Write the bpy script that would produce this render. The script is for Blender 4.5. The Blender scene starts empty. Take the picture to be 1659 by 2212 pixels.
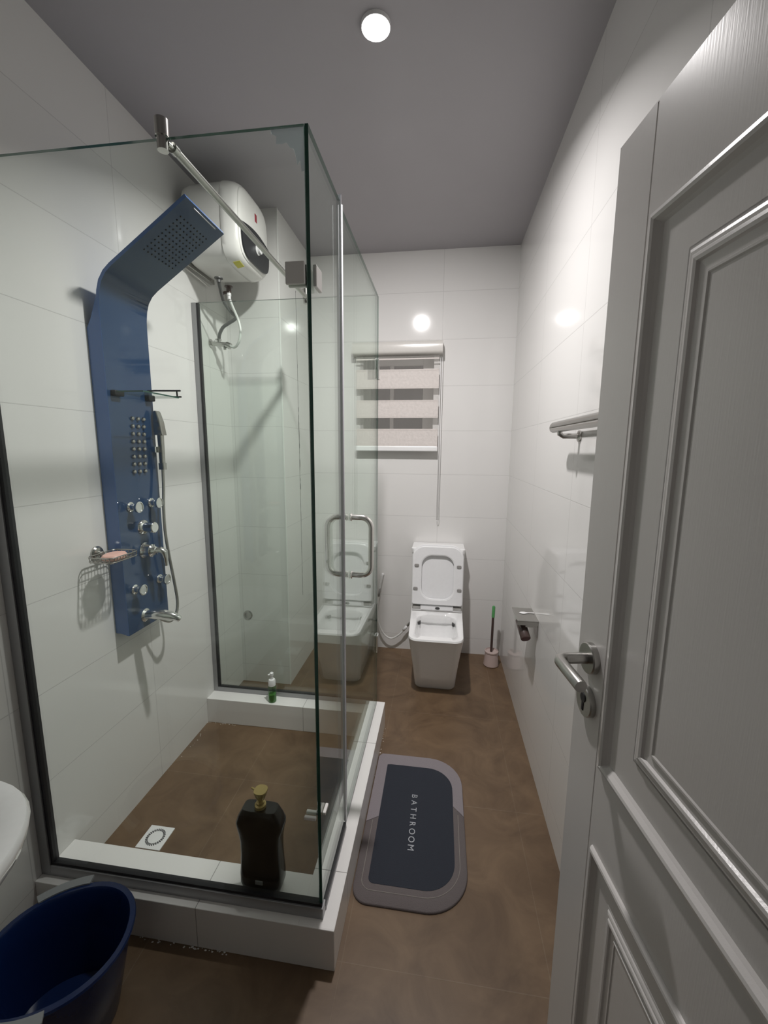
import bpy, bmesh, math, random
from mathutils import Vector, Matrix
PI = math.pi
C = bpy.context.scene.collection
sc = bpy.context.scene

# ------------------------------------------------------------------ dimensions (metres)
R, B, H = 1.698, 2.933, 2.777          # right wall x, back wall y, ceiling z
CX, CY = 0.319, 2.351                  # tiled column in the back left corner
YF, YR, XS = 0.992, 2.021, 0.923       # glass planes of the shower
ZT, ZB, HC = 2.199, 0.150, 0.140       # glass top, glass bottom, curb height

# ------------------------------------------------------------------ camera
yaw, pitch, roll = 0.1355, -0.1531, 0.0071
fwd = Vector((-math.sin(yaw)*math.cos(pitch), math.cos(yaw)*math.cos(pitch), math.sin(pitch)))
rt = Vector((math.cos(yaw), math.sin(yaw), 0)); up = rt.cross(fwd)
r2 = math.cos(roll)*rt + math.sin(roll)*up
u2 = -math.sin(roll)*rt + math.cos(roll)*up
cd = bpy.data.cameras.new('camera'); cam = bpy.data.objects.new('camera', cd); C.objects.link(cam)
m = Matrix((r2, u2, -fwd)).transposed().to_4x4(); m.translation = (1.235, 0, 1.5)
cam.matrix_world = m
cd.sensor_fit = 'HORIZONTAL'; cd.sensor_width = 36; cd.lens = 893.87/1659*36
cd.clip_start = 0.02
sc.camera = cam

# ------------------------------------------------------------------ light and exposure
w = bpy.data.worlds.new('world'); sc.world = w; w.use_nodes = True
w.node_tree.nodes['Background'].inputs[0].default_value = (0.9, 0.85, 0.8, 1)
w.node_tree.nodes['Background'].inputs[1].default_value = 0.035
LAMP = (1.001, 1.455)
ld = bpy.data.lights.new('downlight_glow', 'AREA'); ld.shape = 'DISK'; ld.size = 0.078
ld.energy = 24; ld.color = (1.0, 0.965, 0.955); ld.spread = math.radians(150)
lo = bpy.data.objects.new('downlight_glow', ld); C.objects.link(lo); lo.location = (LAMP[0], LAMP[1], H-0.028); lo.rotation_euler = (math.radians(19), 0, 0)   # tilted towards the back wall
sc.view_settings.view_transform = 'Standard'; sc.view_settings.look = 'None'
sc.view_settings.exposure = 0.0; sc.view_settings.gamma = 1.0; sc.view_settings.use_curve_mapping = False
sc.cycles.transparent_max_bounces = 24; sc.cycles.max_bounces = 12; sc.cycles.diffuse_bounces = 6
sc.cycles.glossy_bounces = 6; sc.cycles.sample_clamp_indirect = 6.0

# ------------------------------------------------------------------ materials
def mat(name, col, rough=0.4, metal=0.0, coat=0.0, bump=None, spec=0.5, **kw):
    m = bpy.data.materials.new(name); m.use_nodes = True; n = m.node_tree.nodes; l = m.node_tree.links
    p = n['Principled BSDF']
    p.inputs['Base Color'].default_value = (*col, 1); p.inputs['Roughness'].default_value = rough
    p.inputs['Metallic'].default_value = metal; p.inputs['Coat Weight'].default_value = coat
    p.inputs['Specular IOR Level'].default_value = spec
    for k, v in kw.items(): p.inputs[k].default_value = v
    nz = n.new('ShaderNodeTexNoise'); tc = n.new('ShaderNodeTexCoord'); l.new(tc.outputs['Object'], nz.inputs['Vector'])
    sc_, st, var = bump or (60, 0.02, 0.03)
    nz.inputs['Scale'].default_value = sc_
    hs = n.new('ShaderNodeHueSaturation'); hs.inputs['Color'].default_value = (*col, 1)
    mr = n.new('ShaderNodeMapRange'); mr.inputs['To Min'].default_value = 1-var; mr.inputs['To Max'].default_value = 1+var
    l.new(nz.outputs['Fac'], mr.inputs['Value']); l.new(mr.outputs[0], hs.inputs['Value']); l.new(hs.outputs[0], p.inputs['Base Color'])
    if st:
        b = n.new('ShaderNodeBump'); b.inputs['Strength'].default_value = st; b.inputs['Distance'].default_value = 0.002
        l.new(nz.outputs['Fac'], b.inputs['Height']); l.new(b.outputs[0], p.inputs['Normal'])
    return m

def tile_mat(name, axes, col, joint, bw, bh, ox, oy, rough, mortar=0.0016, noise=None, offset=0.0):
    """glazed tiles laid on a world-space grid; axes picks which coordinates run along and across"""
    m = bpy.data.materials.new(name); m.use_nodes = True; n = m.node_tree.nodes; l = m.node_tree.links
    p = n['Principled BSDF']; p.inputs['Roughness'].default_value = rough
    g = n.new('ShaderNodeNewGeometry'); s = n.new('ShaderNodeSeparateXYZ'); l.new(g.outputs['Position'], s.inputs[0])
    cb = n.new('ShaderNodeCombineXYZ')
    for i, (a, o) in enumerate(zip(axes, (ox, oy))):
        ad = n.new('ShaderNodeMath'); ad.operation = 'ADD'; ad.inputs[1].default_value = -o + 10*(bw, bh)[i]
        l.new(s.outputs['XYZ'.index(a)], ad.inputs[0]); l.new(ad.outputs[0], cb.inputs[i])
    br = n.new('ShaderNodeTexBrick'); l.new(cb.outputs[0], br.inputs['Vector'])
    br.offset = offset; br.squash = 1
    br.inputs['Scale'].default_value = 1; br.inputs['Brick Width'].default_value = bw; br.inputs['Row Height'].default_value = bh
    br.inputs['Mortar Size'].default_value = mortar; br.inputs['Mortar Smooth'].default_value = 0.3
    br.inputs['Color1'].default_value = (*col, 1); br.inputs['Color2'].default_value = (*[c*0.985 for c in col], 1)
    br.inputs['Mortar'].default_value = (*joint, 1)
    out = br.outputs['Color']
    if noise:
        scale, lo_, hi_, contrast = noise
        nz = n.new('ShaderNodeTexNoise'); nz.inputs['Scale'].default_value = scale; nz.inputs['Detail'].default_value = 8
        nz.inputs['Roughness'].default_value = 0.62; nz.inputs['Distortion'].default_value = 1.2
        l.new(g.outputs['Position'], nz.inputs['Vector'])
        rp = n.new('ShaderNodeValToRGB'); rp.color_ramp.elements[0].position = 0.5-contrast; rp.color_ramp.elements[1].position = 0.5+contrast
        rp.color_ramp.elements[0].color = (*lo_, 1); rp.color_ramp.elements[1].color = (*hi_, 1)
        l.new(nz.outputs['Fac'], rp.inputs[0])
        mx = n.new('ShaderNodeMix'); mx.data_type = 'RGBA'; mx.blend_type = 'MULTIPLY'; mx.inputs[0].default_value = 1
        l.new(br.outputs['Color'], mx.inputs[6]); l.new(rp.outputs[0], mx.inputs[7]); out = mx.outputs[2]
    l.new(out, p.inputs['Base Color'])
    b = n.new('ShaderNodeBump'); b.inputs['Strength'].default_value = 0.35; b.inputs['Distance'].default_value = 0.001; b.invert = True
    l.new(br.outputs['Fac'], b.inputs['Height']); l.new(b.outputs[0], p.inputs['Normal'])
    return m

def glass_mat(name, tint, f0=0.04, rough=0.0, pw=5.0):
    """clear pane: tinted see-through light plus a mirror reflection that grows towards grazing angles"""
    m = bpy.data.materials.new(name); m.use_nodes = True; n = m.node_tree.nodes; l = m.node_tree.links
    n.remove(n['Principled BSDF']); out = n['Material Output']
    t = n.new('ShaderNodeBsdfTransparent'); t.inputs[0].default_value = (*tint, 1)
    g = n.new('ShaderNodeBsdfGlossy'); g.inputs['Roughness'].default_value = rough; g.inputs[0].default_value = (0.95, 1, 0.97, 1)
    lw = n.new('ShaderNodeLayerWeight'); lw.inputs[0].default_value = 0.5
    pwn = n.new('ShaderNodeMath'); pwn.operation = 'POWER'; pwn.inputs[1].default_value = pw; l.new(lw.outputs['Facing'], pwn.inputs[0])
    ma = n.new('ShaderNodeMath'); ma.operation = 'MULTIPLY_ADD'; ma.inputs[1].default_value = 1-f0; ma.inputs[2].default_value = f0
    l.new(pwn.outputs[0], ma.inputs[0])
    mx = n.new('ShaderNodeMixShader'); l.new(ma.outputs[0], mx.inputs[0]); l.new(t.outputs[0], mx.inputs[1]); l.new(g.outputs[0], mx.inputs[2])
    l.new(mx.outputs[0], out.inputs['Surface'])
    return m

def emit_mat(name, col, s):
    m = bpy.data.materials.new(name); m.use_nodes = True; p = m.node_tree.nodes['Principled BSDF']
    p.inputs['Base Color'].default_value = (*col, 1); p.inputs['Emission Color'].default_value = (*col, 1); p.inputs['Emission Strength'].default_value = s
    return m

WT = (0.74, 0.73, 0.715); WJ = (0.60, 0.59, 0.58)
M = {}
M['tile_side'] = tile_mat('white_glazed_tile_side', 'YZ', WT, WJ, 0.60, 0.30, 0.35, 0.12, 0.075)
M['tile_end'] = tile_mat('white_glazed_tile_end', 'XZ', WT, WJ, 0.60, 0.30, 0.62, 0.12, 0.075)
M['curb'] = tile_mat('white_curb_tile', 'XY', (0.80, 0.785, 0.77), (0.38, 0.37, 0.36), 0.60, 0.60, 0.545, 0.52, 0.25, mortar=0.0015)
M['floor'] = tile_mat('brown_stone_floor_tile', 'XY', (0.145, 0.094, 0.056), (0.172, 0.122, 0.08), 0.60, 0.60, 0.385, 0.38, 0.42,
                      mortar=0.0016, noise=(5.0, (0.70, 0.66, 0.62), (1.25, 1.25, 1.22), 0.20))
M['ceiling'] = mat('matt_grey_white_ceiling', (0.40, 0.385, 0.405), 0.8, bump=(8, 0.0, 0.02))
M['bead'] = mat('white_corner_bead', (0.82, 0.82, 0.80), 0.3)
M['door'] = mat('white_door_laminate', (0.64, 0.615, 0.60), 0.26, bump=(30, 0.03, 0.01))
# faint vertical wood grain pressed into the door skin
n_ = M['door'].node_tree.nodes; l_ = M['door'].node_tree.links
mp_ = n_.new('ShaderNodeMapping'); mp_.inputs['Scale'].default_value = (14, 14, 0.6)
l_.new(n_['Texture Coordinate'].outputs['Object'], mp_.inputs[0]); l_.new(mp_.outputs[0], n_['Noise Texture'].inputs['Vector'])
n_['Bump'].inputs['Strength'].default_value = 0.05
M['steel'] = mat('brushed_steel', (0.46, 0.45, 0.43), 0.28, 1.0, bump=(200, 0.02, 0.05))
M['chrome'] = mat('polished_chrome', (0.88, 0.88, 0.87), 0.14, 1.0)
M['dull_chrome'] = mat('dull_chrome', (0.50, 0.49, 0.47), 0.22, 1.0)
M['alu'] = mat('grey_aluminium', (0.36, 0.36, 0.37), 0.42, 0.7)
M['gasket'] = mat('black_rubber_gasket', (0.012, 0.012, 0.015), 0.5)
M['glass'] = glass_mat('green_tinted_glass', (0.962, 0.988, 0.970))
M['glass_edge'] = mat('dark_green_glass_edge', (0.02, 0.075, 0.055), 0.12)
M['seal'] = glass_mat('clear_plastic_seal', (0.80, 0.80, 0.82), f0=0.24, rough=0.2)
_n = M['seal'].node_tree.nodes; _l = M['seal'].node_tree.links
_d = _n.new('ShaderNodeBsdfPrincipled'); _d.inputs['Base Color'].default_value = (0.80, 0.79, 0.83, 1); _d.inputs['Roughness'].default_value = 0.25
_o = _n['Material Output'].inputs['Surface'].links[0].from_socket; _x = _n.new('ShaderNodeMixShader'); _x.inputs[0].default_value = 0.6
_l.new(_o, _x.inputs[1]); _l.new(_d.outputs[0], _x.inputs[2]); _l.new(_x.outputs[0], _n['Material Output'].inputs['Surface'])
M['film'] = glass_mat('milky_plastic_film', (0.86, 0.90, 0.92), f0=0.12, rough=0.35)
M['blue'] = mat('blue_painted_metal', (0.075, 0.165, 0.42), 0.22, 0.0, coat=0.2)
M['blue_glass'] = mat('dark_blue_mirror_glass', (0.016, 0.046, 0.115), 0.05, 0.0, coat=0.35, bump=(60, 0.0, 0.02), spec=0.5)
M['satin'] = mat('satin_nickel', (0.74, 0.72, 0.70), 0.45, 0.0)
M['handle'] = mat('polished_steel_handle', (0.88, 0.86, 0.83), 0.18, 0.85)
M['heater'] = mat('white_heater_shell', (0.80, 0.79, 0.76), 0.25)
M['black'] = mat('black_plastic', (0.02, 0.022, 0.025), 0.3)
M['white'] = mat('white_plastic', (0.80, 0.80, 0.80), 0.3)
M['yellow'] = mat('yellow_sticker', (0.62, 0.58, 0.08), 0.5)
M['red'] = mat('red_badge', (0.35, 0.03, 0.05), 0.4)
M['dark_hose'] = mat('braided_grey_hose', (0.13, 0.13, 0.13), 0.4, 0.5, bump=(400, 0.4, 0.3))
M['white_hose'] = mat('white_hose', (0.70, 0.70, 0.68), 0.4)
M['ceramic'] = mat('white_glazed_ceramic', (0.86, 0.86, 0.86), 0.08, coat=0.5)
M['seat'] = mat('white_seat_plastic', (0.84, 0.84, 0.85), 0.16)
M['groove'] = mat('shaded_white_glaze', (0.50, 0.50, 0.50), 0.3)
M['grey_rubber'] = mat('grey_rubber', (0.28, 0.27, 0.26), 0.6)
M['dark'] = mat('dark_recess', (0.05, 0.05, 0.05), 0.5)
M['dark_glass'] = mat('dark_window_pane', (0.05, 0.05, 0.052), 0.12)
M['frame'] = mat('white_window_frame', (0.72, 0.71, 0.69), 0.4)
M['cassette'] = mat('satin_blind_cassette', (0.62, 0.60, 0.57), 0.2, 0.0)
M['fabric'] = mat('woven_cream_fabric', (0.63, 0.585, 0.56), 0.8, bump=(55, 1.0, 0.12))
M['sheer'] = glass_mat('sheer_mesh_fabric', (0.80, 0.79, 0.78), f0=0.0, rough=1.0)
_n = M['sheer'].node_tree.nodes; _l = M['sheer'].node_tree.links
_d = _n.new('ShaderNodeBsdfDiffuse'); _d.inputs[0].default_value = (0.66, 0.63, 0.60, 1)
_t = _n.new('ShaderNodeBsdfTransparent'); _x = _n.new('ShaderNodeMixShader'); _x.inputs[0].default_value = 0.13
_l.new(_t.outputs[0], _x.inputs[1]); _l.new(_d.outputs[0], _x.inputs[2]); _l.new(_x.outputs[0], _n['Material Output'].inputs['Surface'])
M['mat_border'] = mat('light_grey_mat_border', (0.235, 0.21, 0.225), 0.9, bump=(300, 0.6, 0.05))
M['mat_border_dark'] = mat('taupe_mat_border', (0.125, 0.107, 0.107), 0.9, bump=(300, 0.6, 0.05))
M['mat_pad'] = mat('charcoal_mat_pad', (0.019, 0.023, 0.034), 0.9, bump=(300, 0.6, 0.1))
M['mat_ridge'] = mat('pale_mat_ridge', (0.26, 0.24, 0.22), 0.9)
M['letters'] = mat('silver_grey_letters', (0.42, 0.43, 0.46), 0.5)
M['tub'] = mat('navy_blue_plastic', (0.005, 0.017, 0.075), 0.22)
M['tub_grip'] = mat('pale_grey_grip', (0.24, 0.25, 0.26), 0.5)
M['bottle_dark'] = mat('dark_brown_black_bottle', (0.006, 0.004, 0.005), 0.15)
M['gold'] = mat('gold_plastic', (0.45, 0.34, 0.14), 0.3, 0.55)
M['foam_clear'] = glass_mat('clear_green_plastic', (0.62, 0.80, 0.60), f0=0.06, rough=0.05)
M['foam_liquid'] = mat('green_soap_liquid', (0.09, 0.24, 0.05), 0.2)
M['soap'] = mat('pink_soap', (0.78, 0.47, 0.40), 0.45)
M['core'] = mat('dark_red_roll_end', (0.07, 0.022, 0.022), 0.6)
M['brush_pink'] = mat('pinkish_white_plastic', (0.55, 0.44, 0.41), 0.3)
M['green'] = mat('green_plastic', (0.10, 0.36, 0.12), 0.4)
M['brush_dark'] = mat('dark_brown_handle', (0.07, 0.045, 0.04), 0.3)
M['lens'] = emit_mat('lit_lamp_lens', (1, 0.99, 0.97), 14)

# ------------------------------------------------------------------ mesh helpers
ORIG = {}
class MB:
    """collects shapes in world coordinates; build() links them as one mesh object"""
    def __init__(s): s.v = []; s.f = []; s.mi = []; s.sm = []
    def add(s, vs, fs, mi=0, smooth=False):
        o = len(s.v); s.v += [Vector(v) for v in vs]; s.f += [[o+i for i in f] for f in fs]
        s.mi += [mi]*len(fs); s.sm += [smooth]*len(fs); return s
    def bm(s, b, mi=0, smooth=False, mtx=None):
        b.verts.index_update(); mtx = mtx or Matrix()
        s.add([mtx @ v.co for v in b.verts], [[v.index for v in f.verts] for f in b.faces], mi, smooth); b.free(); return s
    def box(s, lo, hi, bev=0.0, mi=0, mtx=None, seg=2):
        b = bmesh.new(); bmesh.ops.create_cube(b, size=1)
        for v in b.verts: v.co = Vector([(lo[i]+hi[i])/2 + v.co[i]*(hi[i]-lo[i]) for i in range(3)])
        if bev: bmesh.ops.bevel(b, geom=b.edges[:], offset=bev, segments=seg, affect='EDGES', profile=0.5)
        return s.bm(b, mi, False, mtx)
    def loft(s, rings, mi=0, cap0=True, cap1=True, smooth=True):
        N = len(rings[0]); vs = [p for r in rings for p in r]; fs = []
        for k in range(len(rings)-1):
            for i in range(N):
                j = (i+1) % N; fs.append([k*N+i, k*N+j, (k+1)*N+j, (k+1)*N+i])
        s.add(vs, fs, mi, smooth)
        o = len(s.v)-len(vs)
        if cap0: s.f.append([o+i for i in reversed(range(N))]); s.mi.append(mi); s.sm.append(False)
        if cap1: s.f.append([o+(len(rings)-1)*N+i for i in range(N)]); s.mi.append(mi); s.sm.append(False)
        return s
    def tube(s, pts, r, n=12, mi=0, closed=False, cap=True):
        pts = [Vector(p) for p in pts]; K = len(pts); rings = []
        rr = r if isinstance(r, (list, tuple)) else [r]*K
        t0 = None; nrm = None
        for i in range(K):
            a = pts[(i-1) % K] if (closed or i) else pts[i]; b = pts[(i+1) % K] if (closed or i < K-1) else pts[i]
            t = (b-a).normalized()
            if nrm is None:
                nrm = t.cross(Vector((0, 0, 1)));
                if nrm.length < 1e-3: nrm = t.cross(Vector((1, 0, 0)))
                nrm.normalize()
            else:
                nrm = (nrm - t*nrm.dot(t)).normalized()
            bi = t.cross(nrm)
            rings.append([pts[i] + rr[i]*(math.cos(2*PI*k/n)*nrm + math.sin(2*PI*k/n)*bi) for k in range(n)])
        if closed: rings.append(rings[0])
        return s.loft(rings, mi, cap and not closed, cap and not closed)
    def lathe(s, base, axis, prof, n=32, mi=0):
        """prof: (radius, height along the axis)"""
        axis = Vector(axis).normalized(); q = axis.to_track_quat('Z', 'Y'); base = Vector(base)
        rings = [[base + q @ Vector((r*math.cos(2*PI*k/n), r*math.sin(2*PI*k/n), h)) for k in range(n)] for r, h in prof]
        return s.loft(rings, mi)
    def prism(s, poly, axis, a, b, mi=0, smooth=False):
        """poly in the two other axes, extruded along one axis from a to b"""
        i = 'xyz'.index(axis)
        def P(p, t):
            q = list(p); q.insert(i, t); return Vector(q)
        return s.loft([[P(p, a) for p in poly], [P(p, b) for p in poly]], mi, smooth=smooth)
    def build(s, name, m, parent=None, sharp=35, **props):
        me = bpy.data.meshes.new(name); off = ORIG.get(parent.name, Vector((0, 0, 0))) if parent else Vector((0, 0, 0))
        ms = m if isinstance(m, (list, tuple)) else [m]
        me.from_pydata([v-off for v in s.v], [], s.f)
        for x in ms: me.materials.append(M[x])
        for p, i, sm in zip(me.polygons, s.mi, s.sm): p.material_index = i; p.use_smooth = sm
        b = bmesh.new(); b.from_mesh(me); bmesh.ops.remove_doubles(b, verts=b.verts, dist=1e-5); bmesh.ops.recalc_face_normals(b, faces=b.faces)
        for e in b.edges:
            if len(e.link_faces) == 2 and e.calc_face_angle(0) > math.radians(sharp): e.smooth = False
        b.to_mesh(me); b.free()
        o = bpy.data.objects.new(name, me); C.objects.link(o)
        if parent: o.parent = parent
        ORIG[o.name] = off
        for k, v in props.items(): o[k] = v
        return o

def thing(name, label, cat, loc, group=None):
    o = bpy.data.objects.new(name, None); C.objects.link(o); o.location = loc; o.empty_display_size = 0.05
    o['label'] = label; o['category'] = cat
    if group: o['group'] = group
    ORIG[o.name] = Vector(loc); return o
def struct(o): o['kind'] = 'structure'; return o
def copy_part(src, delta, parent):
    c = src.copy(); C.objects.link(c); c.parent = parent; c.location = Vector(src.location)+Vector(delta)
    ORIG[c.name] = ORIG[src.name]; return c
def smooth_path(pts, k=8, closed=False):
    pts = [Vector(p) for p in pts]; n = len(pts); out = []
    rng = range(n if closed else n-1)
    for i in rng:
        g = lambda j: pts[j % n] if closed else pts[max(0, min(n-1, j))]
        p0, p1, p2, p3 = g(i-1), g(i), g(i+1), g(i+2)
        for t in range(k):
            t = t/k
            out.append(0.5*((2*p1)+(-p0+p2)*t+(2*p0-5*p1+4*p2-p3)*t*t+(-p0+3*p1-3*p2+p3)*t**3))
    if not closed: out.append(pts[-1])
    return out
def rrect(x0, x1, y0, y1, r, n=6):
    """rounded rectangle; r one radius or four (x0y0, x1y0, x1y1, x0y1)"""
    rs = r if isinstance(r, (list, tuple)) else [r]*4; out = []
    for (cx, cy, a, q) in ((x0, y0, PI, rs[0]), (x1, y0, 1.5*PI, rs[1]), (x1, y1, 0, rs[2]), (x0, y1, .5*PI, rs[3])):
        ox = cx + (q if cx == x0 else -q); oy = cy + (q if cy == y0 else -q)
        for i in range(n+1):
            t = a + .5*PI*i/n; out.append((ox+q*math.cos(t), oy+q*math.sin(t)))
    return out
def superell(cx, cy, a, b, e=2.0, n=48, rot=0.0):
    out = []
    for i in range(n):
        t = 2*PI*i/n; c, s_ = math.cos(t), math.sin(t)
        x = a*math.copysign(abs(c)**(2/e), c); y = b*math.copysign(abs(s_)**(2/e), s_)
        out.append((cx+x*math.cos(rot)-y*math.sin(rot), cy+x*math.sin(rot)+y*math.cos(rot)))
    return out
def z_(poly, z): return [Vector((x, y, z)) for x, y in poly]

# ------------------------------------------------------------------ room shell
YW = -0.06     # inner face of the entrance wall
struct(MB().box((-0.15, YW-1.4, -0.12), (R+0.15, B+0.25, 0)).build('floor', 'floor'))
struct(MB().box((-0.15, YW-0.14, H), (R+0.15, B+0.25, H+0.12)).build('ceiling', 'ceiling'))
struct(MB().box((-0.15, YW-0.14, 0), (0, B+0.25, H)).build('wall_left', 'tile_side'))
struct(MB().box((R, YW-0.14, 0), (R+0.15, B+0.25, H)).build('wall_right', 'tile_side'))
WX0, WX1, WZ0, WZ1 = 0.66, 1.17, 1.52, 2.12   # window opening in the back wall
b = MB()
b.box((0, B, 0), (R, B+0.2, WZ0)); b.box((0, B, WZ1), (R, B+0.2, H))
b.box((0, B, WZ0), (WX0, B+0.2, WZ1)); b.box((WX1, B, WZ0), (R, B+0.2, WZ1))
struct(b.build('wall_back', 'tile_end'))
b = MB()
b.box((0, YW-0.12, 0), (0.80, YW, H)); b.box((1.64, YW-0.12, 0), (R, YW, H)); b.box((0.80, YW-0.12, 2.0), (1.64, YW, H))
struct(b.build('wall_front', 'tile_end'))
struct(MB().box((0, CY, 0), (CX, B, H)).build('wall_column', 'tile_end'))
struct(MB().box((CX-0.004, CY-0.002, 0), (CX+0.002, CY+0.004, H)).build('trim_1', 'bead'))
# chipped joint down the side of the column
random.seed(3)
b = MB(); z = 0.5
while z < 2.45:
    dz = random.uniform(0.01, 0.03); y0 = 2.62 - 0.0005; ww = random.uniform(0.001, 0.005)*(2.2 if 1.2 < z < 1.75 else 1)
    b.box((CX-0.001, y0, z), (CX+0.0008, y0+ww, z+dz)); z += dz
struct(b.build('trim_2', 'dark'))

# shower curb
b = MB()
b.box((0, 0.954, 0), (0.97, 1.10, HC), 0.002); b.box((0, 1.932, 0), (0.97, 2.042, HC), 0.002); b.box((0.862, 0.956, 0), (0.9701, 2.0415, HC+0.0004), 0.002)
struct(b.build('trim_3', 'curb'))
# rough pale mortar left along the foot of the curb
b = MB(); random.seed(8)
for (x0, y0, x1, y1, n) in ((0.35, 0.952, 0.66, 0.952, 40), (0.0, 1.93, 0.16, 1.925, 16), (0.02, 1.62, 0.02, 1.90, 10), (0.975, 1.60, 0.975, 2.02, 18)):
    for k in range(n):
        t = random.random(); r = random.uniform(0.0008, 0.0028)
        cx, cy = x0+(x1-x0)*t+random.uniform(-.006, .006), y0+(y1-y0)*t+random.uniform(-.006, .006)
        ring = [(cx+r*random.uniform(.6, 1.9)*math.cos(a*PI/4), cy+r*random.uniform(.6, 1.2)*math.sin(a*PI/4)) for a in range(8)]
        b.loft([z_(ring, -0.001), z_(ring, 0.0006)], smooth=False)
struct(b.build('trim_4', 'bead'))
# door frame round the entrance behind the door hinge
b = MB()
b.box((0.76, YW-0.13, 0), (0.82, YW+0.015, 2.03)); b.box((1.62, YW-0.13, 0), (1.68, YW+0.015, 2.03)); b.box((0.76, YW-0.13, 1.97), (1.68, YW+0.015, 2.03))
struct(b.build('trim_5', 'door'))

# ------------------------------------------------------------------ window and blind
win = bpy.data.objects.new('window_1', None); C.objects.link(win); win.location = (0.915, B+0.08, WZ0); win['kind'] = 'structure'; ORIG['window_1'] = Vector(win.location)
b = MB(); y0, y1 = B+0.07, B+0.12
b.box((WX0, y0, WZ0), (WX0+0.06, y1, WZ1), .003); b.box((WX1-0.075, y0, WZ0), (WX1, y1, WZ1), .003)
b.box((WX0+.06, y0, WZ0), (WX1-.075, y1, WZ0+.06), .003); b.box((WX0+.06, y0, WZ1-.05), (WX1-.075, y1, WZ1), .003); b.box((0.862, y0+.004, WZ0+.06), (0.888, y1, WZ1-.05), .003)
b.build('window_frame', 'frame', win)
for x0, x1 in ((WX0+.06, .862), (.888, WX1-.075)):
    MB().box((x0, B+0.09, WZ0+.06), (x1, B+0.096, WZ1-.05)).build('pane', 'dark_glass', win)

YB = 2.875
bl = thing('roller_blind', 'cream striped roller blind with sheer bands hanging in front of the small back window', 'blind', (0.915, YB, 1.47))
prof = rrect(YB-0.035, B, 2.115, 2.20, [0.02, 0.004, 0.004, 0.03], 5)
MB().prism(prof, 'x', 0.625, 1.226, smooth=True).build('cassette', 'cassette', bl)
zb = [(2.115, 2.023, 0), (2.023, 1.897, 1), (1.897, 1.822, 0), (1.822, 1.704, 1), (1.704, 1.631, 0), (1.631, 1.515, 1)]
for z1, z0, op in zb:
    if op:
        b = MB().box((0.645, YB-0.0008, z0), (1.205, YB+0.0008, z1))
        for zz in (z0+.003, z0+.011, z1-.004, z1-.010): b.box((0.645, YB-0.0018, zz-.0012), (1.205, YB-.0008, zz+.0012))
        b.build('fabric_band', 'fabric', bl)
    else:
        MB().box((0.645, YB-0.0004, z0), (1.205, YB+0.0004, z1)).build('sheer_band', 'sheer', bl)
MB().box((0.645, YB-0.001, 2.085), (1.205, YB+.001, 2.094)).build('fabric_band', 'fabric', bl)
MB().box((0.642, YB-0.009, 1.480), (1.207, YB+0.009, 1.515), .006).build('bottom_rail', 'white', bl)
b = MB()
for x in (1.213, 1.226):
    b.tube([(x, YB+.02, 2.13), (x, YB+.025, 1.0)], 0.0018, 6)
b.tube([(1.213, YB+.025, 1.0), (1.2195, YB+.025, .993), (1.226, YB+.025, 1.0)], 0.0018, 6)
b.build('pull_chain', 'white', bl)

# ------------------------------------------------------------------ ceiling lamp
la = thing('downlight', 'round lit white downlight set in the ceiling', 'ceiling light', (LAMP[0], LAMP[1], H))
MB().lathe((LAMP[0], LAMP[1], H), (0, 0, -1), [(0.0455, 0), (0.0455, 0.006), (0.0445, 0.011), (0.0430, 0.011), (0.0430, 0.006)]).build('trim_ring', 'white', la)
MB().lathe((LAMP[0], LAMP[1], H-0.004), (0, 0, -1), [(0.0425, 0), (0.0425, 0.006), (0.036, 0.009)]).build('lens', 'lens', la)

# ------------------------------------------------------------------ shower enclosure
en = thing('shower_enclosure', 'corner shower enclosure of clear green-tinted glass standing on the white tiled curb', 'shower enclosure', (XS, YF, HC))
def pane(lo, hi, name, parent):
    """glass sheet: faces clear, the four thin sides show the green glass edge"""
    b = MB(); b.box(lo, hi)
    d = [hi[i]-lo[i] for i in range(3)]; thin = d.index(min(d)); edge = []
    for f in b.f:
        n = (b.v[f[1]]-b.v[f[0]]).cross(b.v[f[2]]-b.v[f[1]]).normalized(); edge.append(0 if abs(n[thin]) > .5 else 1)
    b.mi = edge
    return b.build(name, ['glass', 'glass_edge'], parent)
G = 0.0042
pane((0.022, YF-G, ZB), (XS-0.006, YF+G, ZT), 'front_panel', en)
sp = pane((XS-G, YF-G, ZB), (XS+G, 1.276, ZT), 'side_panel', en)
pane((0.022, YR-G, ZB), (XS-0.008, YR+G, ZT), 'rear_panel', en)
sd = pane((XS-G, 1.288, HC+0.014), (XS+G, YR+0.003, ZT-0.006), 'glass_door', en)
# aluminium channels with black gasket
def channel(lo, hi, glo, ghi):
    c = MB().box(lo, hi, 0.001).build('channel', 'alu', en)
    MB().box(glo, ghi).build('gasket', 'gasket', c)
channel((0.001, YF-.014, HC), (0.034, YF+.014, 2.19), (0.034, YF-.009, HC+.03), (0.046, YF+.009, 2.19))
channel((0.034, YF-.014, HC), (XS+.008, YF+.014, HC+.036), (0.046, YF-.009, HC+.036), (XS+.004, YF+.009, HC+.045))
channel((0.001, YR-.014, HC), (0.024, YR+.014, 2.197), (0.024, YR-.009, HC+.022), (0.033, YR+.009, 2.197))
channel((0.024, YR-.014, HC), (XS-.012, YR+.014, HC+.024), (0.033, YR-.009, HC+.024), (XS-.012, YR+.009, HC+.029))
channel((XS-.008, YF+.014, HC), (XS+.010, 1.272, HC+.012), (XS-.009, YF+.014, HC+.012), (XS+.009, 1.272, HC+.028))
MB().box((XS-.012, 1.29, HC), (XS+.004, 1.96, HC+.009), .001).build('threshold', 'alu', en)
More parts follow.
